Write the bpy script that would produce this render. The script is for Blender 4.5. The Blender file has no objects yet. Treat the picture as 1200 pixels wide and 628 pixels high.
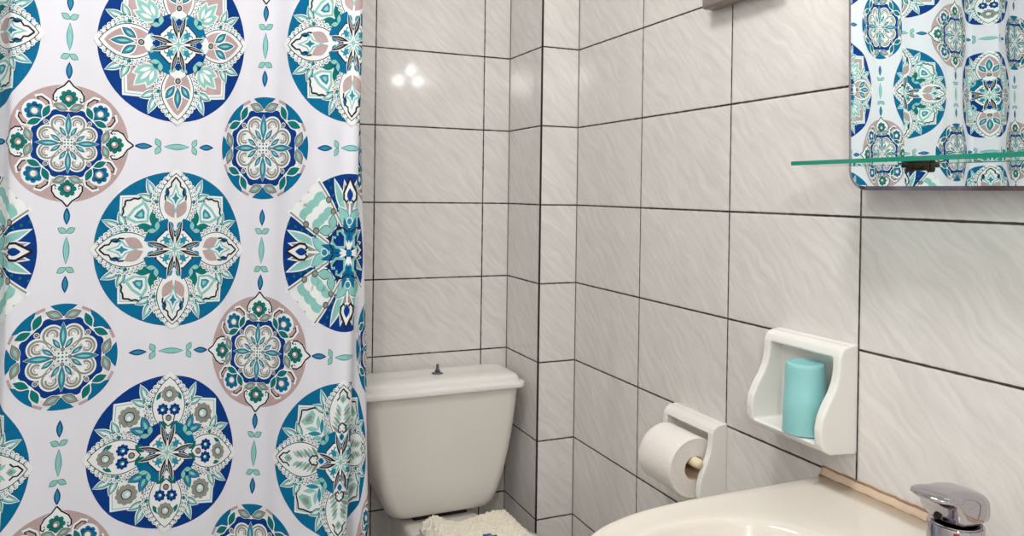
import bpy, bmesh, math, random
from mathutils import Vector, Matrix, noise
random.seed(4)
PI = math.pi
SC = bpy.context.scene
COL = SC.collection

# ------------------------------------------------------------------ helpers
def lin(c):
    return tuple(((v/255.0)/12.92 if v/255.0 <= 0.04045 else ((v/255.0+0.055)/1.055)**2.4) for v in c) + (1.0,)

def mat(name, rgb, rough=0.5, metal=0.0, spec=0.5, coat=0.0, var=0.0, scale=20.0, bump=0.0, bscale=200.0, trans=0.0, ior=1.45):
    """plain procedural material: base colour broken up a little by noise, optional bump"""
    m = bpy.data.materials.new(name); m.use_nodes = True
    nt = m.node_tree; b = nt.nodes['Principled BSDF']
    b.inputs['Roughness'].default_value = rough
    b.inputs['Metallic'].default_value = metal
    b.inputs['Specular IOR Level'].default_value = spec
    b.inputs['Coat Weight'].default_value = coat
    b.inputs['Coat Roughness'].default_value = 0.06
    b.inputs['Transmission Weight'].default_value = trans
    b.inputs['IOR'].default_value = ior
    c = lin(rgb)
    tc = nt.nodes.new('ShaderNodeTexCoord')
    if var > 0:
        n = nt.nodes.new('ShaderNodeTexNoise'); n.inputs['Scale'].default_value = scale; n.inputs['Detail'].default_value = 4
        nt.links.new(tc.outputs['Object'], n.inputs['Vector'])
        mx = nt.nodes.new('ShaderNodeMix'); mx.data_type = 'RGBA'
        mx.inputs[6].default_value = tuple(v*(1-var) for v in c[:3]) + (1,)
        mx.inputs[7].default_value = tuple(min(1, v*(1+var)) for v in c[:3]) + (1,)
        nt.links.new(n.outputs['Fac'], mx.inputs[0]); nt.links.new(mx.outputs[2], b.inputs['Base Color'])
    else:
        b.inputs['Base Color'].default_value = c
    if bump > 0:
        n2 = nt.nodes.new('ShaderNodeTexNoise'); n2.inputs['Scale'].default_value = bscale; n2.inputs['Detail'].default_value = 3
        nt.links.new(tc.outputs['Object'], n2.inputs['Vector'])
        bp = nt.nodes.new('ShaderNodeBump'); bp.inputs['Strength'].default_value = bump; bp.inputs['Distance'].default_value = 0.002
        nt.links.new(n2.outputs['Fac'], bp.inputs['Height']); nt.links.new(bp.outputs['Normal'], b.inputs['Normal'])
    return m

def link(name, me, mats, parent=None, smooth=True):
    o = bpy.data.objects.new(name, me); COL.objects.link(o)
    for m in (mats if isinstance(mats, (list, tuple)) else [mats]): me.materials.append(m)
    if smooth:
        for p in me.polygons: p.use_smooth = True
    if parent: o.parent = parent; o.matrix_parent_inverse = Matrix.Translation(-parent.location)
    return o

def from_bm(name, bm, mats, parent=None, smooth=True):
    bmesh.ops.recalc_face_normals(bm, faces=bm.faces[:])
    me = bpy.data.meshes.new(name); bm.to_mesh(me); bm.free()
    return link(name, me, mats, parent, smooth)

def sharp(o, deg=40):
    me = o.data
    me.set_sharp_from_angle(angle=math.radians(deg)) if hasattr(me, 'set_sharp_from_angle') else None
    return o

def thing(name, label, cat, loc, group=None):
    o = bpy.data.objects.new(name, None); COL.objects.link(o); o.location = loc
    o.empty_display_size = 0.05
    return tag(o, label, cat, group)

def tag(o, label=None, cat=None, group=None, kind=None):
    if label: o['label'] = label
    if cat: o['category'] = cat
    if group: o['group'] = group
    if kind: o['kind'] = kind
    return o

def add_box(bm, x0, x1, y0, y1, z0, z1, bev=0.0, seg=2):
    vs = [bm.verts.new((x, y, z)) for x in (x0, x1) for y in (y0, y1) for z in (z0, z1)]
    fs = [(0,1,3,2),(4,6,7,5),(0,4,5,1),(2,3,7,6),(0,2,6,4),(1,5,7,3)]
    faces = [bm.faces.new([vs[i] for i in f]) for f in fs]
    if bev > 0:
        es = list({e for f in faces for e in f.edges})
        bmesh.ops.bevel(bm, geom=es, offset=bev, segments=seg, affect='EDGES', profile=0.5)

def add_loft(bm, rings, cap0=True, cap1=True):
    R = [[bm.verts.new(p) for p in r] for r in rings]
    n = len(R[0])
    for a, b in zip(R[:-1], R[1:]):
        for i in range(n):
            j = (i+1) % n
            bm.faces.new((a[i], a[j], b[j], b[i]))
    if cap0: bm.faces.new(R[0][::-1])
    if cap1: bm.faces.new(R[-1])

def add_lathe(bm, prof, org=(0,0,0), axis='z', n=40, cap=True):
    rings = []
    for r, h in prof:
        ring = []
        for k in range(n):
            a = 2*PI*k/n; c, s = r*math.cos(a), r*math.sin(a)
            p = {'z': (c, s, h), 'y': (s, h, c), 'x': (h, c, s)}[axis]
            ring.append(tuple(org[i]+p[i] for i in range(3)))
        rings.append(ring)
    add_loft(bm, rings, cap, cap)

def add_tube(bm, pts, r, n=16, cap=True):
    pts = [Vector(p) for p in pts]
    rs = r if isinstance(r, (list, tuple)) else [r]*len(pts)
    rings = []; ref = Vector((0, 0, 1))
    for i, p in enumerate(pts):
        t = (pts[min(i+1, len(pts)-1)] - pts[max(i-1, 0)]).normalized()
        if abs(t.dot(ref)) > 0.95: ref = Vector((0, 1, 0))
        u = t.cross(ref).normalized(); v = u.cross(t).normalized()
        rings.append([tuple(p + (u*math.cos(2*PI*k/n) + v*math.sin(2*PI*k/n))*rs[i]) for k in range(n)])
    add_loft(bm, rings, cap, cap)

def rrect(cx, cy, hx, hy, z, r, k=8):
    """rounded rectangle ring"""
    out = []
    for sx, sy, a0 in ((1, 1, 0), (-1, 1, PI/2), (-1, -1, PI), (1, -1, 1.5*PI)):
        for i in range(k+1):
            a = a0 + PI/2*i/k
            out.append((cx + sx*(hx-r) + r*math.cos(a), cy + sy*(hy-r) + r*math.sin(a), z))
    return out

def baked(bm, name, mats, parent=None, voxel=0.002, it=8):
    """weld overlapping lumps of ceramic into one smooth surface"""
    me = bpy.data.meshes.new('tmp'); bmesh.ops.recalc_face_normals(bm, faces=bm.faces[:]); bm.to_mesh(me); bm.free()
    o = bpy.data.objects.new('tmp', me); COL.objects.link(o)
    a = o.modifiers.new('r', 'REMESH'); a.mode = 'VOXEL'; a.voxel_size = voxel
    s = o.modifiers.new('s', 'SMOOTH'); s.factor = 0.5; s.iterations = it
    dg = bpy.context.evaluated_depsgraph_get(); dg.update()
    m2 = bpy.data.meshes.new_from_object(o.evaluated_get(dg))
    bpy.data.objects.remove(o); bpy.data.meshes.remove(me)
    m2.name = name; m2.materials.clear()
    return link(name, m2, mats, parent)

# ------------------------------------------------------------------ camera (fitted to the tile grid)
F_PX = 895.7
CAM = Vector((-0.94038, -1.74392, 1.2292))
FW = Vector((0.398297, 0.917222, -0.00799)).normalized()
RT = Vector((0.917208, -0.398171, 0.013806)).normalized()
UP = RT.cross(FW).normalized()
cam = bpy.data.cameras.new('camera'); co = bpy.data.objects.new('camera', cam); COL.objects.link(co)
cam.sensor_width = 36.0; cam.lens = F_PX/1200*36.0
cam.shift_y = (233.2-314.0)/1200.0
cam.clip_start = 0.02
co.matrix_world = Matrix(((RT.x, UP.x, -FW.x, CAM.x), (RT.y, UP.y, -FW.y, CAM.y), (RT.z, UP.z, -FW.z, CAM.z), (0, 0, 0, 1)))
SC.camera = co

# ------------------------------------------------------------------ materials
def tile_material(name, axis, phase, vlines=True):
    """glazed off-white wall tile with faint diagonal veining, 30 x 20 cm, dark grout"""
    m = bpy.data.materials.new(name); m.use_nodes = True
    nt = m.node_tree; N = nt.nodes; L = nt.links; b = N['Principled BSDF']
    def math_(op, a, c=None, d=None):
        n = N.new('ShaderNodeMath'); n.operation = op
        for i, v in enumerate((a, c, d)):
            if v is None: continue
            if isinstance(v, (int, float)): n.inputs[i].default_value = v
            else: L.new(v, n.inputs[i])
        return n.outputs[0]
    geo = N.new('ShaderNodeNewGeometry')
    sep = N.new('ShaderNodeSeparateXYZ'); L.new(geo.outputs['Position'], sep.inputs[0])
    h = sep.outputs[axis]; z = sep.outputs[2]
    wob = N.new('ShaderNodeTexNoise'); wob.inputs['Scale'].default_value = 60; L.new(geo.outputs['Position'], wob.inputs['Vector'])
    wd = math_('MULTIPLY', math_('SUBTRACT', wob.outputs['Fac'], 0.5), 0.0016)
    def line(c, period, ph, half):
        t = math_('ADD', c, -ph + period*40)
        fr = math_('MULTIPLY', math_('FRACT', math_('DIVIDE', t, period)), period)
        dist = math_('MINIMUM', fr, math_('SUBTRACT', period, fr))
        return math_('SUBTRACT', dist, math_('ADD', wd, half))         # <0 inside the joint
    dz = line(z, 0.2, 0.0, 0.0018)
    d = dz
    if vlines: d = math_('MINIMUM', dz, line(h, 0.3, phase, 0.0016))
    mr = N.new('ShaderNodeMapRange'); mr.inputs[1].default_value = -0.0005; mr.inputs[2].default_value = 0.0006
    L.new(d, mr.inputs[0]); glaze = mr.outputs[0]
    # veining: noise squeezed along a diagonal
    mp = N.new('ShaderNodeCombineXYZ')
    hh = math_('MULTIPLY', h, -1.0 if axis == 1 else 1.0)
    along = math_('SUBTRACT', math_('MULTIPLY', hh, 0.72), math_('MULTIPLY', z, 0.69))
    acros = math_('ADD', math_('MULTIPLY', hh, 0.69), math_('MULTIPLY', z, 0.72))
    wn = N.new('ShaderNodeTexNoise'); wn.inputs['Scale'].default_value = 11; wn.inputs['Detail'].default_value = 2; L.new(geo.outputs['Position'], wn.inputs['Vector'])
    acros = math_('ADD', acros, math_('MULTIPLY', math_('SUBTRACT', wn.outputs['Fac'], 0.5), 0.045))
    # every tile gets its own piece of the vein pattern
    row = math_('FLOOR', math_('DIVIDE', z, 0.2)); colm = math_('FLOOR', math_('DIVIDE', math_('ADD', h, -phase+12.0), 0.3))
    off = math_('ADD', math_('MULTIPLY', row, 3.71), math_('MULTIPLY', colm, 1.93))
    L.new(math_('MULTIPLY', along, 12.0), mp.inputs[0]); L.new(math_('MULTIPLY', acros, 88.0), mp.inputs[1]); L.new(off, mp.inputs[2])
    v = N.new('ShaderNodeTexNoise'); v.inputs['Scale'].default_value = 1.0; v.inputs['Detail'].default_value = 5; v.inputs['Roughness'].default_value = 0.55
    v.inputs['Distortion'].default_value = 0.5
    L.new(mp.outputs[0], v.inputs['Vector'])
    cr = N.new('ShaderNodeValToRGB'); L.new(v.outputs['Fac'], cr.inputs[0])
    cr.color_ramp.elements[0].position = 0.30; cr.color_ramp.elements[0].color = lin((219, 215, 211))
    cr.color_ramp.elements[1].position = 0.68; cr.color_ramp.elements[1].color = lin((234, 231, 228))
    g = N.new('ShaderNodeTexNoise'); g.inputs['Scale'].default_value = 9; L.new(geo.outputs['Position'], g.inputs['Vector'])
    gr = N.new('ShaderNodeValToRGB'); L.new(g.outputs['Fac'], gr.inputs[0])
    gr.color_ramp.elements[0].position = 0.35; gr.color_ramp.elements[0].color = lin((38, 31, 27))
    gr.color_ramp.elements[1].position = 0.75; gr.color_ramp.elements[1].color = lin((84, 74, 62))
    mx = N.new('ShaderNodeMix'); mx.data_type = 'RGBA'
    L.new(glaze, mx.inputs[0]); L.new(gr.outputs[0], mx.inputs[6]); L.new(cr.outputs[0], mx.inputs[7])
    L.new(mx.outputs[2], b.inputs['Base Color'])
    rr = math_('SUBTRACT', 0.8, math_('MULTIPLY', glaze, 0.71)); L.new(rr, b.inputs['Roughness'])
    ms = N.new('ShaderNodeMapRange'); ms.inputs[1].default_value = -0.001; ms.inputs[2].default_value = 0.003; L.new(d, ms.inputs[0])
    lump = N.new('ShaderNodeTexNoise'); lump.inputs['Scale'].default_value = 9; L.new(geo.outputs['Position'], lump.inputs['Vector'])
    hgt = math_('ADD', ms.outputs[0], math_('ADD', math_('MULTIPLY', v.outputs['Fac'], 0.06), math_('MULTIPLY', lump.outputs['Fac'], 0.5)))
    bp = N.new('ShaderNodeBump'); bp.inputs['Strength'].default_value = 0.5; bp.inputs['Distance'].default_value = 0.0012
    L.new(hgt, bp.inputs['Height']); L.new(bp.outputs[0], b.inputs['Normal'])
    b.inputs['Specular IOR Level'].default_value = 0.5
    return m

M = {}
M['tile_back'] = tile_material('glazed tile back', 0, -0.181)
M['tile_side'] = tile_material('glazed tile side', 1, -0.298)
M['tile_chase_front'] = tile_material('glazed tile chase front', 0, 0.0, False)
M['tile_chase_side'] = tile_material('glazed tile chase side', 1, 0.0, False)
M['ceramic'] = mat('white glazed ceramic', (240, 238, 233), 0.12, coat=0.3, var=0.01, scale=6)
M['ceramic_warm'] = mat('ivory glazed ceramic', (229, 222, 212), 0.10, coat=0.4, var=0.01, scale=6)
M['cistern'] = mat('white cistern ceramic', (228, 224, 216), 0.16, coat=0.2, var=0.01, scale=5)
M['plaster'] = mat('white ceiling paint', (238, 236, 232), 0.9, var=0.02, bump=0.1)
M['floor'] = mat('grey stoneware floor', (150, 140, 130), 0.35, var=0.12, scale=8, bump=0.1)
M['chrome'] = mat('chrome', (186, 182, 188), 0.08, metal=1.0)
M['dull_metal'] = mat('dull zinc', (120, 122, 124), 0.34, metal=1.0, var=0.15, scale=300)
M['paper'] = mat('soft tissue paper', (246, 240, 234), 0.95, spec=0.1, var=0.015, scale=60, bump=0.6, bscale=260)
M['card'] = mat('grey brown cardboard', (196, 172, 140), 0.9, var=0.06, scale=80)
M['ivory_plastic'] = mat('ivory plastic', (240, 228, 196), 0.35)
M['cup'] = mat('turquoise plastic', (148, 209, 210), 0.34, var=0.02, scale=40)
M['caulk'] = mat('stained sealant', (216, 196, 172), 0.6, var=0.10, scale=45)
M['stain'] = mat('brown stain', (168, 126, 92), 0.7, var=0.45, scale=38)
M['grey_box'] = mat('brushed grey metal', (150, 140, 134), 0.45, metal=0.3, var=0.04, scale=60)
M['rust'] = mat('corroded metal', (62, 52, 38), 0.6, metal=0.5, var=0.6, scale=180, bump=0.8, bscale=220)
M['black'] = mat('black hole', (14, 14, 16), 0.6)
M['red'] = mat('red hot dot', (200, 38, 24), 0.3)
M['blue'] = mat('blue cold dot', (30, 60, 190), 0.3)
M['towel'] = mat('cream terry', (250, 243, 226), 0.95, spec=0.1, var=0.05, scale=220, bump=1.0, bscale=380)
M['stitch'] = mat('blue stitching', (70, 96, 160), 0.8, bump=0.5, bscale=500)
M['dark_rubber'] = mat('dark rubber', (30, 27, 25), 0.7)
M['mirror_edge'] = mat('bevelled mirror edge', (176, 164, 178), 0.10, metal=0.95, var=0.35, scale=40)
M['backing'] = mat('brown hardboard', (120, 104, 88), 0.8, var=0.1, scale=50)

mm = bpy.data.materials.new('silvered mirror'); mm.use_nodes = True
b_ = mm.node_tree.nodes['Principled BSDF']; b_.inputs['Metallic'].default_value = 1; b_.inputs['Roughness'].default_value = 0.0
b_.inputs['Base Color'].default_value = (0.86, 0.95, 0.92, 1); M['mirror'] = mm
gm = mat('clear shelf glass', (215, 246, 236), 0.0, trans=1.0, ior=1.5); M['glass'] = gm
M['glass_edge'] = mat('green glass edge', (28, 160, 132), 0.08, trans=0.35, ior=1.5)

# ------------------------------------------------------------------ the room
CW, CD = 0.10438, 0.20613          # corner boxing width and depth
LEFT, FRONT, TOP = -2.5, -3.3, 2.45
def slab(name, x0, x1, y0, y1, z0, z1, m):
    bm = bmesh.new(); add_box(bm, x0, x1, y0, y1, z0, z1)
    return tag(from_bm(name, bm, m, None, False), kind='structure')
slab('wall_back', LEFT, 0.0, CD, CD+0.1, 0, TOP, M['tile_back'])
slab('wall_right', 0.0, 0.1, FRONT, CD+0.1, 0, TOP, M['tile_side'])
slab('wall_left', LEFT-0.1, LEFT, FRONT, CD+0.1, 0, TOP, M['tile_side'])
slab('floor', LEFT-0.1, 0.1, FRONT, CD+0.1, -0.08, 0.0, M['floor'])
slab('ceiling', LEFT-0.1, 0.1, FRONT, CD+0.1, TOP, TOP+0.08, M['plaster'])
# tiled pipe boxing in the corner
bm = bmesh.new()
f = [bm.verts.new(p) for p in ((-CW, 0, 0), (0, 0, 0), (0, 0, TOP), (-CW, 0, TOP))]
g = [bm.verts.new(p) for p in ((-CW, CD, 0), (0, CD, 0), (0, CD, TOP), (-CW, CD, TOP))]
bm.faces.new((f[0], f[1], f[2], f[3])).material_index = 0
bm.faces.new((g[0], f[0], f[3], g[3])).material_index = 1
bm.faces.new((f[1], g[1], g[2], f[2])).material_index = 1
bm.faces.new((g[1], g[0], g[3], g[2])).material_index = 0
o = from_bm('wall_corner', bm, [M['tile_chase_front'], M['tile_chase_side']], None, False); tag(o, kind='structure')
# grout beads in the corners of the walls
bm = bmesh.new()
add_box(bm, -CW-0.0022, -CW+0.0016, -0.0014, 0.0026, 0, TOP)
tag(from_bm('trim_1', bm, mat('dark edge grout', (46, 36, 34), 0.8, var=0.3, scale=14), None, False), kind='structure')
cg = mat('pale corner grout', (112, 106, 96), 0.8, var=0.45, scale=11)
bm = bmesh.new(); add_box(bm, -0.0016, 0.0008, -0.0016, 0.0008, 0, TOP)
tag(from_bm('trim_2', bm, cg, None, False), kind='structure')
bm = bmesh.new(); add_box(bm, -CW-0.0016, -CW+0.0008, CD-0.0016, CD+0.0008, 0, TOP)
tag(from_bm('trim_3', bm, cg, None, False), kind='structure')

# ------------------------------------------------------------------ shower curtain
A_ = 0.18675                                    # half repeat of the print in metres
CP, SP = FW.y/math.hypot(FW.x, FW.y), FW.x/math.hypot(FW.x, FW.y)
def plan(px, d):
    l = (px-600)/F_PX*d
    return Vector((CAM.x + d*SP + l*CP, CAM.y + d*CP - l*SP, 0))
# cloth line in plan: (print coordinate u, point)
ctrl = []
for u, x, y in ((-7.6, -2.36, -0.17), (-7.0, -2.24, -0.215), (-6.5, -2.155, -0.16), (-6.0, -2.05, -0.215), (-5.5, -1.975, -0.205), (-5.0, -1.880, -0.190), (-4.5, -1.775, -0.215), (-4.12, -1.700, -0.235), (-3.95, -1.672, -0.205),
                (-3.75, -1.650, -0.172), (-3.4, -1.588, -0.186), (-3.0, -1.512, -0.203), (-2.5, -1.400, -0.200), (-2.1, -1.300, -0.178), (-1.82, -1.240, -0.172), (-1.66, -1.222, -0.200), (-1.48, -1.203, -0.226)):
    ctrl.append((u, Vector((x, y, 0))))
for u, px, d in ((-1, 78, 1.336), (-0.5, 143, 1.368), (0, 206, 1.402), (0.5, 258, 1.412), (1, 307, 1.400), (1.5, 360, 1.376),
                 (1.85, 396, 1.362), (2.03, 412, 1.364), (2.10, 417, 1.376), (2.18, 416.5, 1.394), (2.30, 412, 1.412), (2.42, 412, 1.428),
                 (2.58, 417, 1.434), (2.76, 422, 1.444), (2.86, 424, 1.458), (2.98, 419, 1.478)):
    ctrl.append((u, plan(px, d)))
U0, U1 = ctrl[0][0], ctrl[-1][0]
def path(u):
    u = min(max(u, U0), U1)
    i = 0
    while i < len(ctrl)-2 and ctrl[i+1][0] < u: i += 1
    u0, p0 = ctrl[i]; u1, p1 = ctrl[i+1]
    um, pm = ctrl[max(i-1, 0)]; un, pn = ctrl[min(i+2, len(ctrl)-1)]
    m0 = (p1-pm)/(u1-um) if u1 > um else Vector(); m1 = (pn-p0)/(un-u0)
    h = u1-u0; t = (u-u0)/h
    return p0*(2*t**3-3*t*t+1) + m0*(h*(t**3-2*t*t+t)) + p1*(-2*t**3+3*t*t) + m1*(h*(t**3-t*t))
RTH = Vector((CP, -SP, 0))
Z0C = 1.118                                   # height of the middle row of medallions
ZB, ZT = 0.16, 2.02
_pc = {}
def path_c(u):
    k = round(u*4000)
    r = _pc.get(k)
    if r is None:
        p = path(u); t = (path(u+0.004)-path(u-0.004))
        n = Vector((t.y, -t.x, 0)); n.normalize()
        p = p + n*(0.0016*math.sin(u*9.5+0.7) + 0.0009*math.sin(u*21.0))
        dn = (0.0016*9.5*math.cos(u*9.5+0.7) + 0.0009*21.0*math.cos(u*21.0))/A_
        n = (n - t.normalized()*dn); n.normalize()
        r = _pc[k] = (p, n)
    return r
def cloth(u, z, lift=0.0):
    p, n = path_c(u)
    w = min(max((u-2.12)/0.45, 0), 1); w = w*w*(3-2*w)
    g = w*(-14 + 33*(1.60-z)/0.96)/F_PX*1.43
    dz = z - Z0C
    lean = 0.032*dz if dz < 0 else 0.010*dz
    if u < -2: lean *= max(0, 1-(-2-u)/0.8)
    q = p + RTH*(g + lean*0.85)
    return Vector((q.x, q.y, z)) + n*lift

PAL = ['cloth', 'navy', 'teal', 'mint', 'aqua', 'green', 'taupe', 'grey', 'dark', 'white', 'pale']
RGBS = {'cloth': (227, 228, 236), 'navy': (2, 58, 134), 'teal': (0, 108, 152), 'mint': (142, 200, 193), 'aqua': (44, 138, 166), 'green': (14, 116, 112),
        'taupe': (186, 163, 163), 'grey': (146, 148, 140), 'dark': (38, 34, 42), 'white': (236, 240, 240), 'pale': (190, 214, 212)}
IDX = {k: i for i, k in enumerate(PAL)}
cm = [mat('print ' + k, RGBS[k], 0.65, spec=0.15, var=(0.0 if k in ('cloth', 'white', 'dark') else 0.16), scale=90) for k in PAL]

DU = 0.0045/A_; DV = 0.05
verts, faces, fmat, vnorm = [], [], [], []
def emit(poly, z_of, mi, lift):
    idx = []
    for (u, v) in poly:
        verts.append(cloth(u, v, lift)); vnorm.append(path_c(u)[1]); idx.append(len(verts)-1)
    faces.append(idx); fmat.append(mi)
def clip(poly, ax, c, keep_low):
    out = []; n = len(poly)
    for i in range(n):
        a, b = poly[i], poly[(i+1) % n]
        da, db = (a[ax]-c, b[ax]-c)
        if not keep_low: da, db = -da, -db
        if da <= 0: out.append(a)
        if (da < 0 < db) or (db < 0 < da):
            t = da/(da-db); out.append((a[0]+(b[0]-a[0])*t, a[1]+(b[1]-a[1])*t))
    return out
def slices(poly, ax, step):
    lo = min(p[ax] for p in poly); hi = max(p[ax] for p in poly)
    k0 = math.floor(lo/step+1e-6); k1 = math.ceil(hi/step-1e-6)
    if k1-k0 <= 1: yield poly; return
    rest = poly
    for k in range(k0+1, k1):
        part = clip(rest, ax, k*step, True); rest = clip(rest, ax, k*step, False)
        if len(part) >= 3: yield part
        if len(rest) < 3: return
    yield rest
def area(p):
    return 0.5*sum(p[i][0]*p[(i+1) % len(p)][1]-p[(i+1) % len(p)][0]*p[i][1] for i in range(len(p)))
def draw(poly, color, level):
    """convex polygon in (u, z) printed on the cloth"""
    if max(p[0] for p in poly) < U0 or min(p[0] for p in poly) > U1: return
    if min(p[1] for p in poly) < ZB or max(p[1] for p in poly) > ZT: return
    if area(poly) < 0: poly = poly[::-1]
    w = max(p[0] for p in poly)-min(p[0] for p in poly)
    mi = IDX[color]; lift = 0.00013*level
    if w < DU*0.8: emit(poly, None, mi, lift); return
    for s in slices(poly, 0, DU):
        for q in slices(s, 1, DV):
            if abs(area(q)) > 1e-9: emit(q, None, mi, lift)

class Pen:
    """draws motifs in a medallion's own unit frame"""
    def __init__(s, cu, cz, r, rot=0.0, base=0):
        s.cu, s.cz, s.r, s.rot, s.base = cu, cz, r, rot, base
    def sub(s, x, y, rot=0.0, scale=1.0, base=None):
        X, Y = s.xy(x, y); p = Pen(0, 0, s.r*scale, s.rot+rot, s.base if base is None else base); p.cu = X; p.cz = Y; return p
    def xy(s, x, y):
        c, n = math.cos(s.rot), math.sin(s.rot)
        return (s.cu + (x*c-y*n)*s.r/A_, s.cz + (x*n+y*c)*s.r)
    def poly(s, pts, col, lv): draw([s.xy(*p) for p in pts], col, s.base+lv)
    def star(s, pts, col, lv, c=(0, 0)):
        n = len(pts)
        for i in range(n): s.poly([c, pts[i], pts[(i+1) % n]], col, lv)
    def disc(s, x, y, r, col, lv, n=None):
        n = n or (7 if r*s.r < 0.004 else 12 if r*s.r < 0.012 else 28 if r*s.r < 0.05 else 72)
        s.poly([(x+r*math.cos(2*PI*k/n), y+r*math.sin(2*PI*k/n)) for k in range(n)], col, lv)
    def arc(s, x, y, r, a0, a1, w, col, lv, n=14):
        s.line([(x+r*math.cos(a0+(a1-a0)*k/n), y+r*math.sin(a0+(a1-a0)*k/n)) for k in range(n+1)], w, col, lv)
    def line(s, pts, w, col, lv, taper=False):
        n = len(pts)
        nor = []
        for i in range(n):
            a, b = pts[max(i-1, 0)], pts[min(i+1, n-1)]
            dx, dy = b[0]-a[0], b[1]-a[1]; l = math.hypot(dx, dy) or 1
            ww = w*0.5*(math.sin(PI*(0.12+0.80*i/(n-1))) if taper else 1)
            nor.append((-dy/l*ww, dx/l*ww))
        for i in range(n-1):
            p, q = pts[i], pts[i+1]; m, k = nor[i], nor[i+1]
            s.poly([(p[0]+m[0], p[1]+m[1]), (p[0]-m[0], p[1]-m[1]), (q[0]-k[0], q[1]-k[1]), (q[0]+k[0], q[1]+k[1])], col, lv)
    def lens(s, x, y, ang, L, w, col, lv, n=7, sharp=1.0):
        """pointed leaf from (x,y) along ang"""
        c, d = math.cos(ang), math.sin(ang); pts = []
        for sd in (1, -1):
            for k in range(n):
                t = k/n if sd > 0 else 1-k/n
                yy = sd*w*math.sin(PI*t)**sharp
                pts.append((x+L*t*c-yy*d, y+L*t*d+yy*c))
        s.poly(pts, col, lv)
    def leaf(s, x, y, ang, L, w, fill, lv, out='dark', glow=None, halo=True, ow=0.012):
        c, d = math.cos(ang), math.sin(ang)
        if halo: s.lens(x-c*0.03, y-d*0.03, ang, L+0.06, w+0.03, 'white', lv)
        if out: s.lens(x-c*ow, y-d*ow, ang, L+2*ow, w+ow, out, lv+1)
        s.lens(x, y, ang, L, w, fill, lv+2)
        if glow: s.lens(x+c*L*0.2, y+d*L*0.2, ang, L*0.55, w*0.4, glow, lv+3)
    def flower(s, x, y, r, col, lv, n=8, eye='grey'):
        s.disc(x, y, r*1.18, 'white', lv)
        for k in range(n):
            a = 2*PI*k/n; s.disc(x+0.74*r*math.cos(a), y+0.74*r*math.sin(a), r*0.32, col, lv+1, 8)
        s.disc(x, y, r*0.76, col, lv+1, 14)
        s.disc(x, y, r*0.52, 'dark', lv+2, 12); s.disc(x, y, r*0.43, eye, lv+3, 12); s.disc(x-0.08*r, y+0.08*r, r*0.22, 'white', lv+4, 8)

def rosette(p, k, lv):
    """four heart petals with blue lenses round a dotted eye; k = its radius"""
    q = p.sub(0, 0, 0, k)
    for i in range(4):
        s = q.sub(0, 0, i*PI/2)
        for sg in (1, -1):
            s.disc(0.60, sg*0.27, 0.290, 'white', lv); s.poly([(0.0, 0), (0.46, sg*0.50), (0.80, sg*0.2), (0.6, -sg*0.05)], 'white', lv)
            s.disc(0.60, sg*0.265, 0.245, 'grey', lv+1); s.poly([(0.10, 0.0), (0.42, sg*0.42), (0.6, sg*0.2)], 'grey', lv+1)
            s.disc(0.585, sg*0.25, 0.205, 'white', lv+2); s.poly([(0.10, 0.0), (0.44, sg*0.38), (0.6, sg*0.2), (0.5, 0)], 'white', lv+2)
            s.arc(0.62, sg*0.27, 0.125, -sg*2.2, sg*1.9, 0.055, 'grey', lv+3, 10); s.arc(0.615, sg*0.27, 0.065, -sg*2.6, sg*1.2, 0.03, 'taupe', lv+3, 7)
            s.lens(0.22, sg*0.06, sg*0.60, 0.36, 0.062, 'dark', lv+4); s.lens(0.24, sg*0.07, sg*0.60, 0.32, 0.05, 'aqua', lv+5); s.lens(0.30, sg*0.105, sg*0.60, 0.18, 0.025, 'mint', lv+6)
        s.leaf(0.24, 0, 0, 0.68, 0.080, 'aqua', lv+5, out='dark', glow='mint', halo=True, ow=0.014)
        s.disc(0.20, 0, 0.055, 'dark', lv+7, 10); s.disc(0.20, 0, 0.042, 'grey', lv+8, 10)
        s.disc(0.28, 0.28, 0.020, 'dark', lv+7, 6); s.disc(0.21, 0.20, 0.022, 'dark', lv+7, 6)
        s.disc(0.64, 0.64, 0.075, 'white', lv+3, 10); s.disc(0.64, 0.64, 0.055, 'dark', lv+4, 8); s.disc(0.64, 0.64, 0.038, 'grey', lv+5, 8)
    q.disc(0, 0, 0.17, 'white', lv+4, 20)
    for x in (-0.1, 0, 0.1):
        for y in (-0.1, 0, 0.1): q.disc(x, y, 0.028, 'green' if (x or y) else 'dark', lv+7, 6)

def scallop(p, k, lv):
    """navy eight-pointed field with a white rim and leaf pairs on it"""
    def ring(r1, r2, n=64):
        return [((r1+(r2-r1)*abs(math.cos(4*a))**1.5)*math.cos(a), (r1+(r2-r1)*abs(math.cos(4*a))**1.5)*math.sin(a)) for a in (2*PI*j/n+PI/8 for j in range(n))]
    p.star([(x*k, y*k) for x, y in ring(1.05, 0.96)], 'white', lv)
    p.star([(x*k, y*k) for x, y in ring(0.99, 0.88)], 'navy', lv+1)
    for i in range(8):
        s = p.sub(0, 0, i*PI/4, k); col = 'grey' if i % 2 == 0 else 'green'
        for sg in (1, -1):
            s.leaf(0.93, sg*0.03, sg*1.20, 0.38, 0.088, col, lv+2, out=('dark' if i % 2 == 0 else None), glow=('mint' if i % 2 == 0 else None), halo=True, ow=0.016)

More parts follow.
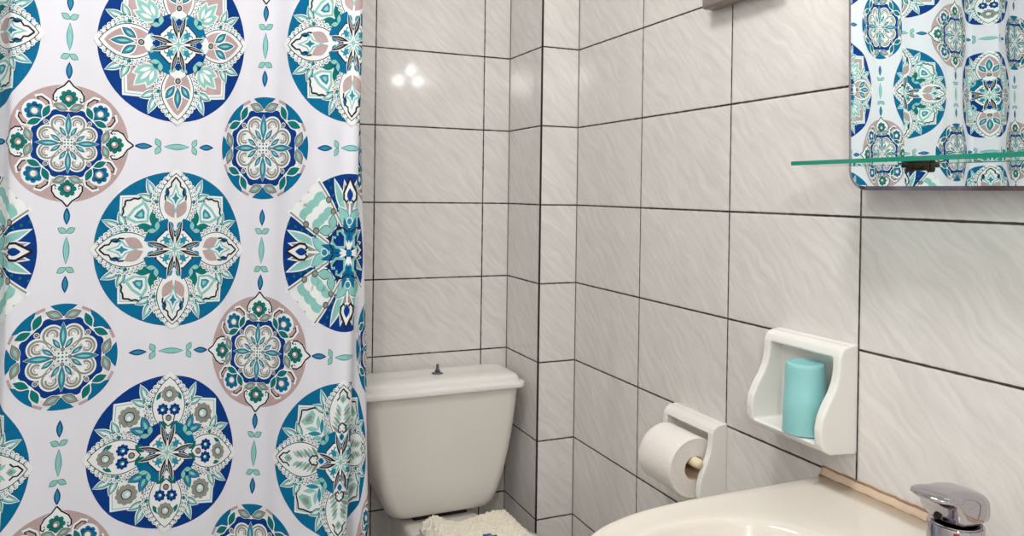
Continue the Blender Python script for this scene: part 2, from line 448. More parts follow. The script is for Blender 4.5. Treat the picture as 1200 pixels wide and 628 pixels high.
def small_pink(u, v):
    p = Pen(u, Z0C+v*A_, 0.548*A_)
    p.disc(0, 0, 1.0, 'taupe', 1)
    for i in range(4):
        s = p.sub(0, 0, i*PI/2)
        # ogee heart pointing outwards with a green flower
        hp = [(1.11, 0), (1.01, 0.07), (0.94, 0.18), (0.84, 0.255), (0.70, 0.255), (0.58, 0.16), (0.58, -0.16), (0.70, -0.255), (0.84, -0.255), (0.94, -0.18), (1.01, -0.07)]
        s.star(hp, 'white', 2, (0.75, 0))
        for sg in (1, -1):
            s.line([(1.08, 0), (0.98, sg*0.08), (0.91, sg*0.19), (0.82, sg*0.245), (0.73, sg*0.245), (0.70, sg*0.20), (0.74, sg*0.185)], 0.026, 'dark', 3)
        s.flower(0.77, 0, 0.145, 'green', 3)
        for a in range(5): s.disc(0.77+0.19*math.cos(PI/2+PI*a/4), 0.19*math.sin(PI/2+PI*a/4), 0.014, 'green', 3, 6)
        s = p.sub(0, 0, i*PI/2+PI/4)
        s.disc(0.74, 0, 0.195, 'white', 2)
        s.flower(0.74, 0, 0.150, 'teal', 4); s.disc(0.74, 0, 0.115, 'navy', 5, 12); s.disc(0.74, 0, 0.085, 'aqua', 6, 12); s.disc(0.74, 0, 0.05, 'white', 8, 8)
        for sg in (1, -1):
            s.line([(0.52, sg*0.10), (0.60, sg*0.20), (0.72, sg*0.27), (0.84, sg*0.25), (0.88, sg*0.19), (0.83, sg*0.185)], 0.024, 'dark', 4)
            s.line([(0.50, sg*0.10), (0.585, sg*0.215), (0.72, sg*0.295), (0.86, sg*0.27), (0.91, sg*0.18)], 0.05, 'white', 2)
    scallop(p, 0.62, 4)
    rosette(p, 0.545, 9)

def small_teal(u, v):
    p = Pen(u, Z0C+v*A_, 0.500*A_)
    p.disc(0, 0, 1.04, 'cloth', 1)
    n = 8
    for i in range(n):      # eight teal segments with a taupe sliver in each gap
        a = i*PI/4; hw = 0.245 if i % 2 == 0 else 0.30
        p.star([(math.cos(a+hw*(k/4-1)), math.sin(a+hw*(k/4-1))) for k in range(9)] + [(0.84*math.cos(a+0.10), 0.84*math.sin(a+0.10)), (0.70*math.cos(a), 0.70*math.sin(a)), (0.84*math.cos(a-0.10), 0.84*math.sin(a-0.10))], 'teal', 2, (0.88*math.cos(a), 0.88*math.sin(a)))
        p.arc(0, 0, 0.975, a+PI/8-0.085+(0.03 if i % 2 == 0 else -0.03), a+PI/8+0.085+(0.03 if i % 2 == 0 else -0.03), 0.055, 'taupe', 3, 4)
    scallop(p, 0.80, 4)
    rosette(p, 0.70, 9)

def sprig(s, x, y, ang, k, lv):
    for d, L in ((-0.78, 0.19), (0.78, 0.19), (0, 0.25)):
        L *= k; c, n = math.cos(ang+d), math.sin(ang+d); s.lens(x-c*0.01, y-n*0.01, ang+d, L+0.022, 0.038*k+0.014, 'white', lv); s.lens(x, y, ang+d, L, 0.037*k, 'green' if d else 'aqua', lv+1); s.lens(x+c*0.01, y+n*0.01, ang+d, L-0.02, 0.028*k, 'mint', lv+2); s.lens(x+c*L*0.3, y+n*L*0.3, ang+d, L*0.5, 0.012*k, 'white', lv+3)
    s.disc(x, y, 0.022*k, 'green', lv+4, 6)

def wide_petal(s, lv, r0=0.22, r1=0.985, w=0.225, inside='white'):
    """long pearl-edged petal along +x"""
    L = r1-r0
    s.lens(r0-0.03, 0, 0, L+0.09, w+0.062, 'white', lv, 14, 0.80)
    n = 15
    for sg in (1, -1):
        for k in range(2, n):
            t = k/n
            x = r0+0.0+L*t*1.03; y = sg*(w+0.062)*math.sin(PI*t)**0.80
            s.disc(x, y, 0.035, 'white', lv+1, 9); s.disc(x, y, 0.022, 'aqua' if k % 2 else 'grey', lv+2, 7); s.disc(x+0.004, y-sg*0.004, 0.014, 'white', lv+3, 6)
            s.disc(x-0.02, y*0.86, 0.011, 'dark' if k % 2 else 'aqua', lv+3, 5)
            if k > 3: s.disc(x+0.02, y*1.10+sg*0.014, 0.009, 'dark', lv+3, 5)
    s.disc(r1+0.012, 0, 0.030, 'white', lv+1, 8)
    s.lens(r0, 0, 0, L, w, 'dark', lv+2, 14, 0.78); s.lens(r0+0.012, 0, 0, L-0.024, w-0.011, 'white', lv+3, 14, 0.78)
    s.lens(r0+0.05, 0, 0, L-0.12, w-0.045, inside, lv+4, 14, 0.80)

def corner_petal(s, lv, fill='white'):
    """squared petal pointing along +x (drawn on the diagonals)"""
    h_ = [(0.97, 0), (0.85, 0.13), (0.74, 0.245), (0.67, 0.30), (0.60, 0.325), (0.51, 0.31), (0.42, 0.25), (0.33, 0.14), (0.26, 0)]
    o = h_ + [(x, -y) for x, y in h_[-2:0:-1]]
    s.star(o, 'white', lv, (0.6, 0)); s.star([(0.6+(x-0.6)*0.91, y*0.91) for x, y in o], 'mint', lv+1, (0.6, 0))
    s.star([(0.6+(x-0.6)*0.87, y*0.87) for x, y in o], 'white', lv+2, (0.6, 0)); s.star([(0.6+(x-0.6)*0.77, y*0.77) for x, y in o], fill, lv+3, (0.6, 0))

def heart_core(p, lv, dark='teal'):
    """quatrefoil of little hearts with dark crossing leaves"""
    for i in range(4):
        s = p.sub(0, 0, i*PI/2)
        for sg in (1, -1):
            s.lens(0.06, sg*0.015, sg*0.26, 0.32, 0.036, 'white', lv+5); s.lens(0.07, sg*0.015, sg*0.26, 0.30, 0.026, 'dark', lv+6); s.lens(0.14, sg*0.03, sg*0.26, 0.18, 0.010, 'grey', lv+7)
        s = p.sub(0, 0, i*PI/2+PI/4)
        s.poly([(0.05, 0), (0.16, 0.16), (0.36, 0.20), (0.44, 0), (0.36, -0.20), (0.16, -0.16)], dark if i % 2 else 'teal', lv)
        s.poly([(0.02, 0), (0.10, 0.12), (0.21, 0.15), (0.27, 0.09), (0.27, -0.09), (0.21, -0.15), (0.10, -0.12)], 'dark', lv+2)
        s.poly([(0.01, 0), (0.10, 0.105), (0.20, 0.13), (0.255, 0.08), (0.255, -0.08), (0.20, -0.13), (0.10, -0.105)], 'white', lv+3); s.disc(0.17, 0.055, 0.045, 'aqua', lv+4, 8); s.disc(0.17, -0.055, 0.045, 'aqua', lv+4, 8); s.disc(0.175, 0.055, 0.024, 'white', lv+5, 6); s.disc(0.175, -0.055, 0.024, 'white', lv+5, 6)
        for sg in (1, -1): s.lens(0.04, 0, sg*0.46, 0.16, 0.018, 'mint', lv+4)
        s.lens(0.10, 0, 0, 0.13, 0.03, 'aqua', lv+5)
        for sg in (1, -1): s.leaf(0.34, 0, sg*0.85, 0.12, 0.030, 'mint', lv+4, out='green', halo=False, ow=0.008)
    p.disc(0, 0, 0.035, 'mint', lv+6, 8)

def large(u, v, kind):
    p = Pen(u, Z0C+v*A_, 0.757*A_)
    bg = {'petal': 'navy', 'diamond': 'teal', 'flower': 'navy', 'frond': 'teal'}[kind]
    p.disc(0, 0, 1.0, bg, 1)
    for i in range(4):
        s = p.sub(0, 0, i*PI/2+PI/4)
        if kind == 'petal':
            corner_petal(s, 2, 'taupe')
            for d, L in ((-0.45, 0.27), (0.45, 0.27), (0, 0.34)): s.leaf(0.42, 0, d, L, 0.062, 'mint', 6, out='pale', glow='white', halo=True, ow=0.012)
            s.disc(0.38, 0, 0.052, 'white', 7); s.disc(0.38, 0, 0.040, 'dark', 8); s.disc(0.38, 0, 0.026, 'grey', 9)
        elif kind == 'diamond':
            corner_petal(s, 2, 'white')
            for sg in (1, -1): s.leaf(0.38, 0, sg*0.78, 0.26, 0.066, 'green', 6, out=None, halo=True); s.lens(0.30, sg*0.03, sg*1.05, 0.18, 0.05, 'taupe', 6)
            s.leaf(0.22, 0, 0, 0.16, 0.04, 'navy', 7, out=None, halo=False)
            dm = [(0.50, 0), (0.60, 0.115), (0.71, 0.15), (0.735, 0.0), (0.71, -0.15), (0.60, -0.115)]
            s.star([(0.62+(x-0.62)*1.1, y*1.1) for x, y in dm], 'mint', 7, (0.62, 0)); s.star([(0.62+(x-0.62)*0.8, y*0.8) for x, y in dm], 'white', 8, (0.62, 0))
            s.star([(0.62+(x-0.62)*0.5, y*0.5) for x, y in dm], 'aqua', 9, (0.62, 0)); s.star([(0.62+(x-0.62)*0.25, y*0.25) for x, y in dm], 'mint', 10, (0.62, 0))
            for sg in (1, -1):
                s.line([(0.88, 0), (0.84, sg*0.05), (0.83, sg*0.09), (0.79, sg*0.12), (0.77, sg*0.18), (0.72, sg*0.21), (0.68, sg*0.26), (0.62, sg*0.255), (0.585, sg*0.22)], 0.022, 'dark', 8)
                s.lens(0.74, sg*0.13, sg*2.0, 0.12, 0.03, 'teal', 7)
        elif kind == 'flower':
            corner_petal(s, 2, 'white')
            s.flower(0.70, 0, 0.130, 'grey', 6, 10, 'pale')
            for sg in (1, -1):
                s.leaf(0.36, 0, sg*0.42, 0.24, 0.045, 'aqua', 6, out='navy', glow='mint', halo=False)
                s.arc(0.50, sg*0.19, 0.085, -sg*2.6, sg*1.7, 0.030, 'grey', 6, 10); s.lens(0.74, sg*0.12, sg*1.9, 0.14, 0.05, 'navy', 6)
            s.disc(0.34, 0, 0.03, 'taupe', 8)
        else:
            corner_petal(s, 2, 'white')
            for k in range(4):
                for sg in (1, -1): s.lens(0.34+0.07*k, 0, sg*(1.0-0.09*k), 0.24-0.02*k, 0.030, 'mint' if k % 2 else 'aqua', 6)
            dm = [(0.66, 0), (0.72, 0.10), (0.79, 0.11), (0.80, 0), (0.79, -0.11), (0.72, -0.10)]
            s.star(dm, 'mint', 7, (0.74, 0)); s.star([(0.74+(x-0.74)*0.5, y*0.5) for x, y in dm], 'grey', 8, (0.74, 0))
            for sg in (1, -1): s.line([(0.89, 0), (0.84, sg*0.06), (0.80, sg*0.14), (0.74, sg*0.19), (0.67, sg*0.25), (0.61, sg*0.23)], 0.020, 'dark', 8)
    for i in range(8):
        s = p.sub(0, 0, PI/8*(2*i+1))
        sprig(s, 0.66, 0, 0, 1.25, 7)
    for i in range(4):
        s = p.sub(0, 0, i*PI/2)
        if kind == 'petal':
            wide_petal(s, 9, inside='taupe')
            s.lens(0.26, 0, 0, 0.20, 0.12, 'white', 14); s.lens(0.24, 0, 0, 0.10, 0.06, 'navy', 15)
            for sg in (1, -1): s.lens(0.31, sg*0.02, sg*1.2, 0.12, 0.03, 'mint', 15)
            for d, L in ((-0.62, 0.19), (0.62, 0.19), (0, 0.27)): s.leaf(0.54+0.02*(d == 0), 0.05*(d > 0)-0.05*(d < 0), d, L, 0.038, 'aqua', 14, out='dark', glow='mint', halo=True, ow=0.010)
            s.disc(0.47, 0, 0.052, 'white', 15); s.disc(0.47, 0, 0.040, 'dark', 16); s.disc(0.47, 0, 0.027, 'grey', 17)
        elif kind == 'diamond':
            wide_petal(s, 9, inside='white')
            for sg in (1, -1):
                s.lens(0.40, sg*0.02, sg*0.50, 0.26, 0.068, 'taupe', 14)
                s.line([(0.93, 0), (0.86, sg*0.06), (0.81, sg*0.065), (0.78, sg*0.11), (0.72, sg*0.105), (0.69, sg*0.145), (0.63, sg*0.14)], 0.022, 'dark', 15)
                s.lens(0.66, sg*0.11, sg*0.1, 0.14, 0.03, 'teal', 14); s.lens(0.28, sg*0.02, sg*0.9, 0.11, 0.035, 'aqua', 14)
            dm = [(0.46, 0), (0.60, 0.05), (0.66, 0.125), (0.71, 0.05), (0.85, 0), (0.71, -0.05), (0.66, -0.125), (0.60, -0.05)]
            s.star(dm, 'mint', 15, (0.66, 0)); s.star([(0.66+(x-0.66)*0.72, y*0.72) for x, y in dm], 'white', 16, (0.66, 0)); s.star([(0.66+(x-0.66)*0.42, y*0.42) for x, y in dm], 'aqua', 17, (0.66, 0))
        elif kind == 'flower':
            wide_petal(s, 9, inside='white')
            s.flower(0.76, 0, 0.105, 'grey', 14, 10, 'pale')
            for sg in (1, -1): s.flower(0.56, sg*0.082, 0.076, 'navy', 14, 8, 'aqua'); s.lens(0.30, sg*0.03, sg*0.75, 0.15, 0.05, 'green', 14); s.lens(0.80, sg*0.10, sg*2.6, 0.14, 0.028, 'green', 14)
            s.disc(0.45, 0, 0.042, 'dark', 15); s.disc(0.45, 0, 0.030, 'grey', 16)
            for sg in (1, -1): s.line([(0.34, 0), (0.40, sg*0.07), (0.48, sg*0.085)], 0.014, 'dark', 15)
        else:
            wide_petal(s, 9, inside='white')
            for k in range(6):
                for sg in (1, -1): s.lens(0.36+0.055*k, sg*0.02, sg*(0.95-0.06*k), 0.19-0.012*k, 0.022, 'mint' if k % 2 else 'grey', 14)
            s.lens(0.74, 0, 0, 0.12, 0.05, 'mint', 15); s.lens(0.76, 0, 0, 0.07, 0.025, 'grey', 16)
            for sg in (1, -1):
                s.line([(0.50, 0), (0.46, sg*0.055), (0.40, sg*0.06), (0.37, sg*0.03), (0.40, 0.01*sg)], 0.020, 'dark', 16)
                s.line([(0.93, 0), (0.87, sg*0.06), (0.82, sg*0.06), (0.78, sg*0.10)], 0.020, 'dark', 15)
            s.lens(0.27, 0, 0, 0.10, 0.04, 'teal', 15)
    heart_core(p, 14, 'navy' if bg == 'navy' else 'teal')

def fan(u, v):
    """navy wheel: heart fans on the axes, scalloped mint fans on the diagonals, bead rows between"""
    p = Pen(u, Z0C+v*A_, 0.757*A_)
    p.disc(0, 0, 1.0, 'navy', 1)
    for i in range(4):
        s = p.sub(0, 0, i*PI/2)
        for sg in (1, -1):
            s.lens(0.40, sg*0.03, sg*0.42, 0.60, 0.075, 'white', 2); s.lens(0.42, sg*0.04, sg*0.42, 0.54, 0.052, 'mint', 3)
            s.lens(0.46, sg*0.01, sg*0.20, 0.48, 0.060, 'white', 4); s.lens(0.50, sg*0.02, sg*0.20, 0.40, 0.036, 'grey', 5)
            s.leaf(0.34, sg*0.01, sg*0.62, 0.28, 0.075, 'mint', 4, out='aqua', halo=True)
            s.line([(0.95, 0), (0.84, sg*0.06), (0.76, sg*0.105), (0.68, sg*0.10), (0.64, sg*0.055), (0.67, sg*0.03)], 0.030, 'dark', 9)
        s.star([(0.95, 0), (0.84, 0.075), (0.74, 0.12), (0.65, 0.10), (0.62, 0), (0.65, -0.10), (0.74, -0.12), (0.84, -0.075)], 'white', 7, (0.76, 0))
        s.lens(0.64, 0, 0, 0.18, 0.05, 'navy', 8); s.disc(0.40, 0, 0.055, 'white', 8); s.disc(0.40, 0, 0.042, 'aqua', 9)
        for sg in (1, -1):
            s.line([(0.05, sg*0.0), (0.30, sg*0.09), (0.62, sg*0.30), (0.93, sg*0.52)], 0.060, 'white', 6)
            s.line([(0.34, sg*0.115), (0.62, sg*0.30), (0.90, sg*0.50)], 0.022, 'grey', 7)
            s.lens(0.12, sg*0.02, sg*0.22, 0.34, 0.045, 'teal', 8)
        s = p.sub(0, 0, i*PI/2+PI/4)
        for k in range(5):
            r = 1.02-0.10*k
            for q in range(-1, 2):
                s.disc(r-0.13, q*0.165*(1-0.12*k), 0.125*(1-0.10*k), 'white' if k % 2 == 0 else 'mint', 2+k)
        for sg in (1, -1):
            s.leaf(0.40, 0, sg*0.85, 0.20, 0.06, 'mint', 8, out='green', halo=True)
            for k in range(5): s.disc(0.52+0.095*k, sg*(0.235+0.04*k), 0.020, 'green', 8, 6)
            for k in range(2): s.disc(0.56+0.16*k, sg*(0.175+0.05*k), 0.045, 'dark', 8, 9); s.disc(0.56+0.16*k, sg*(0.175+0.05*k), 0.034, 'grey', 9, 9)
            s.line([(0.10, 0), (0.20, sg*0.10), (0.30, sg*0.10), (0.33, sg*0.05), (0.29, sg*0.02)], 0.035, 'mint', 9)
            s.line([(0.20, sg*0.17), (0.30, sg*0.15), (0.37, sg*0.09), (0.42, sg*0.10)], 0.022, 'dark', 9)
        s.disc(0.42, 0, 0.05, 'grey', 9); s.disc(0.42, 0, 0.035, 'mint', 10)
    p.disc(0, 0, 0.05, 'teal', 11)

def chain(u, v, rot):
    p = Pen(u, Z0C+v*A_, A_, rot)
    p.lens(-0.135, 0, 0, 0.27, 0.030, 'aqua', 1); p.lens(-0.125, 0, 0, 0.25, 0.022, 'mint', 2)
    for sg in (1, -1):
        for t in (1, -1):
            p.leaf(sg*0.165, 0, t*1.05+(0 if sg > 0 else PI)*0, 0.085, 0.024, 'mint', 1, out='green', halo=False, ow=0.006) if sg > 0 else p.leaf(-0.165, 0, PI-t*1.05, 0.085, 0.024, 'mint', 1, out='green', halo=False, ow=0.006)
        p.lens(sg*0.235, 0, 0 if sg > 0 else PI, 0.17, 0.030, 'navy', 1); p.lens(sg*0.255, 0, 0 if sg > 0 else PI, 0.125, 0.018, 'aqua', 2)

kinds_even = {4: 'flower', 2: 'petal', 0: 'diamond', -2: 'flower', -4: 'petal'}
for uc in range(-8, 5):
    for vc in range(-4, 5):
        if uc % 2 == 0 and vc % 2 == 0:
            if uc % 4 == 0: large(uc, vc, kinds_even[vc])
            else:
                k = {4: 'petal', 2: 'diamond', 0: 'fan', -2: 'frond', -4: 'diamond'}[vc]
                fan(uc, vc) if k == 'fan' else large(uc, vc, k)
        elif uc % 2 and vc % 2:
            (small_pink if ((uc-1)//2 + (vc-1)//2) % 2 else small_teal)(uc, vc)
        elif uc % 2: chain(uc, vc, PI/2)
        else: chain(uc, vc, 0)

# the plain cloth itself
nu0, nu1 = math.ceil(U0/DU), math.floor(U1/DU); nv0, nv1 = math.ceil(ZB/DV), math.floor(ZT/DV)
base = len(verts)
for i in range(nu0, nu1+1):
    for j in range(nv0, nv1+1):
        verts.append(cloth(i*DU, j*DV)); vnorm.append(path_c(i*DU)[1])
nv = nv1-nv0+1
for i in range(nu1-nu0):
    for j in range(nv-1):
        a = base+i*nv+j
        faces.append([a, a+nv, a+nv+1, a+1]); fmat.append(0)
me = bpy.data.meshes.new('curtain_cloth')
me.from_pydata([tuple(v) for v in verts], [], faces); me.polygons.foreach_set('material_index', fmat)
curtain = thing('shower_curtain', 'white shower curtain printed with blue and turquoise medallions, hanging left of the toilet', 'shower curtain', (plan(200, 1.37).x, plan(200, 1.37).y, ZB))
link('curtain_cloth', me, cm, curtain)
me.normals_split_custom_set_from_vertices([tuple(n) for n in vnorm])
print('curtain faces', len(faces))
# rod and rings above the frame
rod_pts = [path(U0 + (U1-U0)*k/24) for k in range(25)]
sm = []
for k in range(25):
    w = [rod_pts[min(max(k+d, 0), 24)] for d in (-3, -2, -1, 0, 1, 2, 3)]
    q = sum(w, Vector())/7; sm.append((q.x, q.y, ZT+0.045))
sm = [(LEFT, sm[0][1], ZT+0.045)] + sm + [(sm[-1][0]+0.05, sm[-1][1]-0.02, ZT+0.045)]
rod = thing('curtain_rod', 'chrome rod carrying the printed shower curtain', 'curtain rod', (sm[-1][0], sm[-1][1], ZT+0.045))
bm = bmesh.new(); add_tube(bm, sm, 0.011); from_bm('rail', bm, M['chrome'], rod)
bm = bmesh.new(); add_tube(bm, [sm[-1], (sm[-1][0], sm[-1][1], TOP)], 0.008); from_bm('ceiling_support', bm, M['chrome'], rod)
for k in range(2, 26, 2):
    q = sm[k]; p = path(U0+(U1-U0)*(k-1)/24)
    bm = bmesh.new()
    add_tube(bm, [(q[0], q[1]+0.015*math.sin(a), q[2]+0.0-0.0+0.015*math.cos(a)) for a in [2*PI*i/16 for i in range(17)]], 0.0018, 8)
    add_tube(bm, [(q[0], q[1], q[2]-0.014), (p.x, p.y, ZT-0.03)], 0.0015, 8)
    from_bm('hook', bm, M['chrome'], curtain)

# ------------------------------------------------------------------ toilet
TX = -0.336
toilet = thing('toilet', 'white close-coupled toilet with tapered cistern against the back wall', 'toilet', (TX, -0.1, 0))
bm = bmesh.new(); rings = []
prof = [(0.433, 0.100, 0.062, 0.160), (0.434, 0.118, 0.052, 0.172), (0.440, 0.131, 0.044, 0.182), (0.452, 0.141, 0.040, 0.190), (0.475, 0.151, 0.0375, 0.194),
        (0.51, 0.1635, 0.037, 0.196), (0.56, 0.1765, 0.037, 0.196), (0.61, 0.187, 0.037, 0.196), (0.66, 0.1945, 0.037, 0.196), (0.70, 0.1995, 0.037, 0.196), (0.738, 0.203, 0.037, 0.196)]
for z, hx, y0, y1 in prof:
    rings.append(rrect(TX, (y0+y1)/2, hx, (y1-y0)/2, z, min(0.032, (y1-y0)/2-0.004), 8))
add_loft(bm, rings); sharp(from_bm('cistern', bm, M['cistern'], toilet))
bm = bmesh.new(); rings = []
for z, i, r in ((0.7335, 0.004, 0.020), (0.7345, 0.001, 0.022), (0.738, 0.0, 0.022), (0.7455, 0.0005, 0.022), (0.7480, 0.002, 0.022), (0.7492, 0.0075, 0.022), (0.7502, 0.0105, 0.022), (0.7512, 0.0110, 0.022),
                (0.7560, 0.0115, 0.022), (0.7605, 0.0135, 0.024), (0.7640, 0.0175, 0.026), (0.7662, 0.026, 0.028), (0.7672, 0.040, 0.028), (0.7680, 0.060, 0.02)):
    rings.append(rrect(TX, 0.1135, 0.2135-i, 0.0885-i, z, r, 8))
add_loft(bm, rings); sharp(from_bm('cistern_lid', bm, M['ceramic'], toilet), 50)
fl = None
bm = bmesh.new()
add_lathe(bm, [(0.0150, 0.7675), (0.0150, 0.7690), (0.0125, 0.7702), (0.0080, 0.7716), (0.0066, 0.7735)], (TX, 0.108, 0), n=24)
fl = from_bm('flush_button', bm, M['dull_metal'], toilet); fl['label'] = 'bare grey metal flush stem'
bm = bmesh.new()
add_lathe(bm, [(0.0068, 0.7730), (0.0068, 0.7785), (0.0038, 0.7790)], (TX, 0.108, 0), n=6)
pr = [(0.0036, 0.7785)]
for k in range(9): pr += [(0.0040, 0.779+k*0.0015), (0.0033, 0.7797+k*0.0015)]
add_lathe(bm, pr, (TX, 0.108, 0), n=14)
o = from_bm('threaded_stem', bm, M['dull_metal'], fl)
# bowl, pedestal and the deck that carries the cistern
bm = bmesh.new()
def oval(cx, cy, hx, hy, z, n=48, p=2.3):
    return [(cx+hx*math.copysign(abs(math.cos(a))**(2/p), math.cos(a)), cy+hy*math.copysign(abs(math.sin(a))**(2/p), math.sin(a)), z) for a in (2*PI*k/n for k in range(n))]
add_loft(bm, [oval(TX, -0.13, 0.11, 0.25, 0.0), oval(TX, -0.13, 0.105, 0.24, 0.03), oval(TX, -0.13, 0.085, 0.19, 0.12), oval(TX, -0.17, 0.12, 0.21, 0.24), oval(TX, -0.22, 0.168, 0.235, 0.34), oval(TX, -0.24, 0.182, 0.245, 0.385), oval(TX, -0.24, 0.182, 0.245, 0.398), oval(TX, -0.24, 0.172, 0.235, 0.404)])
add_box(bm, TX-0.098, TX+0.098, -0.08, 0.19, 0.20, 0.4180, 0.012, 3)
from_bm('bowl', bm, M['cistern'], toilet)
bm = bmesh.new(); add_box(bm, TX-0.070, TX+0.070, 0.070, 0.165, 0.4175, 0.4345); g_ = from_bm('cistern_gasket', bm, M['dark_rubber'], toilet, False)
bm = bmesh.new(); add_loft(bm, [oval(TX, -0.25, 0.184, 0.232, 0.4045), oval(TX, -0.25, 0.19, 0.238, 0.409), oval(TX, -0.25, 0.19, 0.238, 0.416), oval(TX, -0.25, 0.186, 0.234, 0.419)])
from_bm('seat', bm, M['ceramic'], toilet)
bm = bmesh.new(); add_loft(bm, [oval(TX, -0.25, 0.186, 0.234, 0.4195), oval(TX, -0.25, 0.188, 0.236, 0.424), oval(TX, -0.25, 0.186, 0.234, 0.432), oval(TX, -0.25, 0.165, 0.21, 0.439), oval(TX, -0.25, 0.10, 0.13, 0.4425)])
from_bm('seat_lid', bm, M['ceramic'], toilet)

# towel on the closed lid
towel = thing('folded_towel', 'cream terry towel lying folded on the closed toilet lid', 'towel', (-0.30, -0.14, 0.4425))
bm = bmesh.new(); NX, NY = 150, 110
def towel_h(s, t):
    e = min(1, min(s, 1-s, t, 1-t)/0.16); e = math.sqrt(max(0, 1-(1-e)**2))
    h = 0.021 + 0.014*math.exp(-((s-0.14)/0.12)**2) + 0.002*math.exp(-((s-0.70)/0.16)**2-((t-0.9)/0.6)**2) - 0.010*math.exp(-((s-0.40)/0.12)**2)
    return e*h
top = {}
for i in range(NX+1):
    for j in range(NY+1):
        s, t = i/NX, j/NY
        x = -0.425+0.225*s; y = -0.235+0.195*t + 0.006*math.sin(9*s)
        p = Vector((x, y, 0.443+towel_h(s, t)))
        nv_ = noise.noise(p*300)*0.0065 + noise.noise(p*110)*0.004
        top[i, j] = bm.verts.new((p.x+noise.noise(p*200+Vector((5, 0, 0)))*0.002, p.y+noise.noise(p*210+Vector((0, 7, 0)))*0.002, p.z+(nv_ if 0 < i < NX and 0 < j < NY else 0)))
for i in range(NX):
    for j in range(NY): bm.faces.new((top[i, j], top[i+1, j], top[i+1, j+1], top[i, j+1]))
bot = [top[i, 0] for i in range(NX+1)] + [top[NX, j] for j in range(1, NY+1)] + [top[i, NY] for i in range(NX-1, -1, -1)] + [top[0, j] for j in range(NY-1, 0, -1)]
bm.faces.new(bot[::-1])
from_bm('terry_cloth', bm, M['towel'], towel)
bm = bmesh.new()
for (s0, t0, dx, dy) in ((0.54, 0.36, 0.010, 0.004), (0.58, 0.28, 0.009, 0.005), (0.52, 0.24, 0.008, 0.004), (0.56, 0.16, 0.011, 0.004)):
    x = -0.425+0.225*s0; y = -0.235+0.195*t0; z = 0.443+towel_h(s0, t0)
    add_box(bm, x-dx, x+dx, y-dy, y+dy, z-0.002, z+0.0040, 0.0015, 2)
eo = from_bm('embroidery', bm, M['stitch'], towel); eo['label'] = 'blue stitched motif'

# ------------------------------------------------------------------ ceramic wall fittings
def cheek(bm, prof, y0, y1):
    a = [bm.verts.new((x, y0, z)) for x, z in prof]; b = [bm.verts.new((x, y1, z)) for x, z in prof]
    n = len(prof); bm.faces.new(a); bm.faces.new(b[::-1])
    for i in range(n): bm.faces.new((a[i], b[i], b[(i+1) % n], a[(i+1) % n]))
dish = thing('tumbler_holder', 'white ceramic wall niche on the right wall holding a turquoise cup', 'tumbler holder', (0, -0.8165, 0.843))
bm = bmesh.new()
DP = [(0, 0.842), (-0.052, 0.846), (-0.064, 0.852), (-0.0715, 0.864), (-0.0735, 0.884), (-0.070, 0.902), (-0.061, 0.920), (-0.050, 0.936), (-0.042, 0.952), (-0.0385, 0.968), (-0.0375, 0.990), (-0.033, 1.001), (-0.024, 1.006), (0, 1.008)]
Y0, Y1 = -0.899, -0.736
cheek(bm, DP, Y0, Y0+0.015); cheek(bm, DP, Y1-0.015, Y1)
add_box(bm, -0.010, 0.0, Y0, Y1, 0.842, 1.008)
cheek(bm, [(0, 0.987), (-0.034, 0.987), (-0.0375, 0.990), (-0.033, 1.001), (-0.024, 1.006), (0, 1.008)], Y0, Y1)
cheek(bm, [(0, 0.842), (-0.052, 0.846), (-0.064, 0.852), (-0.070, 0.8605), (-0.066, 0.8625), (0, 0.8615)], Y0, Y1)
baked(bm, 'holder_body', M['ceramic'], dish, 0.0016, 10)
# the cup
cup = thing('plastic_cup', 'turquoise plastic cup upside down in the white wall niche', 'cup', (-0.042, -0.838, 0.8605))
bm = bmesh.new(); cx_, cy_ = -0.0435, -0.836
add_lathe(bm, [(0.0305, 0.8640), (0.0330, 0.8640), (0.0333, 0.8660), (0.0326, 0.8740), (0.0328, 0.8750), (0.0322, 0.9000), (0.0316, 0.9215), (0.0311, 0.9225), (0.0302, 0.9560), (0.0297, 0.9655), (0.0288, 0.9700), (0.0268, 0.9722),
               (0.0258, 0.9722), (0.0250, 0.9708), (0.0100, 0.9706)], (cx_, cy_, 0), n=56)
sharp(from_bm('cup_body', bm, M['cup'], cup), 50)

rollh = thing('toilet_roll_holder', 'white ceramic toilet roll holder on the right wall beside the basin', 'toilet roll holder', (0, -0.5225, 0.652))
bm = bmesh.new()
HP = [(0, 0.650), (-0.046, 0.653), (-0.056, 0.660), (-0.0615, 0.676), (-0.0605, 0.694), (-0.056, 0.712), (-0.048, 0.730), (-0.041, 0.746), (-0.0365, 0.762), (-0.0345, 0.784), (-0.030, 0.797), (-0.021, 0.803), (0, 0.805)]
H0, H1 = -0.602, -0.444
cheek(bm, HP, H0, H0+0.014); cheek(bm, HP, H1-0.014, H1)
add_box(bm, -0.009, 0.0, H0, H1, 0.650, 0.805)
cheek(bm, [(0, 0.785), (-0.031, 0.785), (-0.0345, 0.787), (-0.030, 0.797), (-0.021, 0.803), (0, 0.805)], H0, H1)
cheek(bm, [(0, 0.650), (-0.046, 0.653), (-0.052, 0.657), (-0.050, 0.664), (0, 0.664)], H0, H1)
baked(bm, 'holder_body', M['ceramic'], rollh, 0.0016, 8)
RX, RZ = -0.055, 0.7325
bm = bmesh.new(); add_lathe(bm, [(0.006, H0+0.006), (0.0095, H0+0.012), (0.0095, -0.523), (0.0088, -0.5225), (0.0088, H1-0.012), (0.006, H1-0.006)], (RX, 0, RZ), 'y', 24)
ro = from_bm('roller', bm, M['ivory_plastic'], rollh); ro['label'] = 'ivory plastic roller bar'
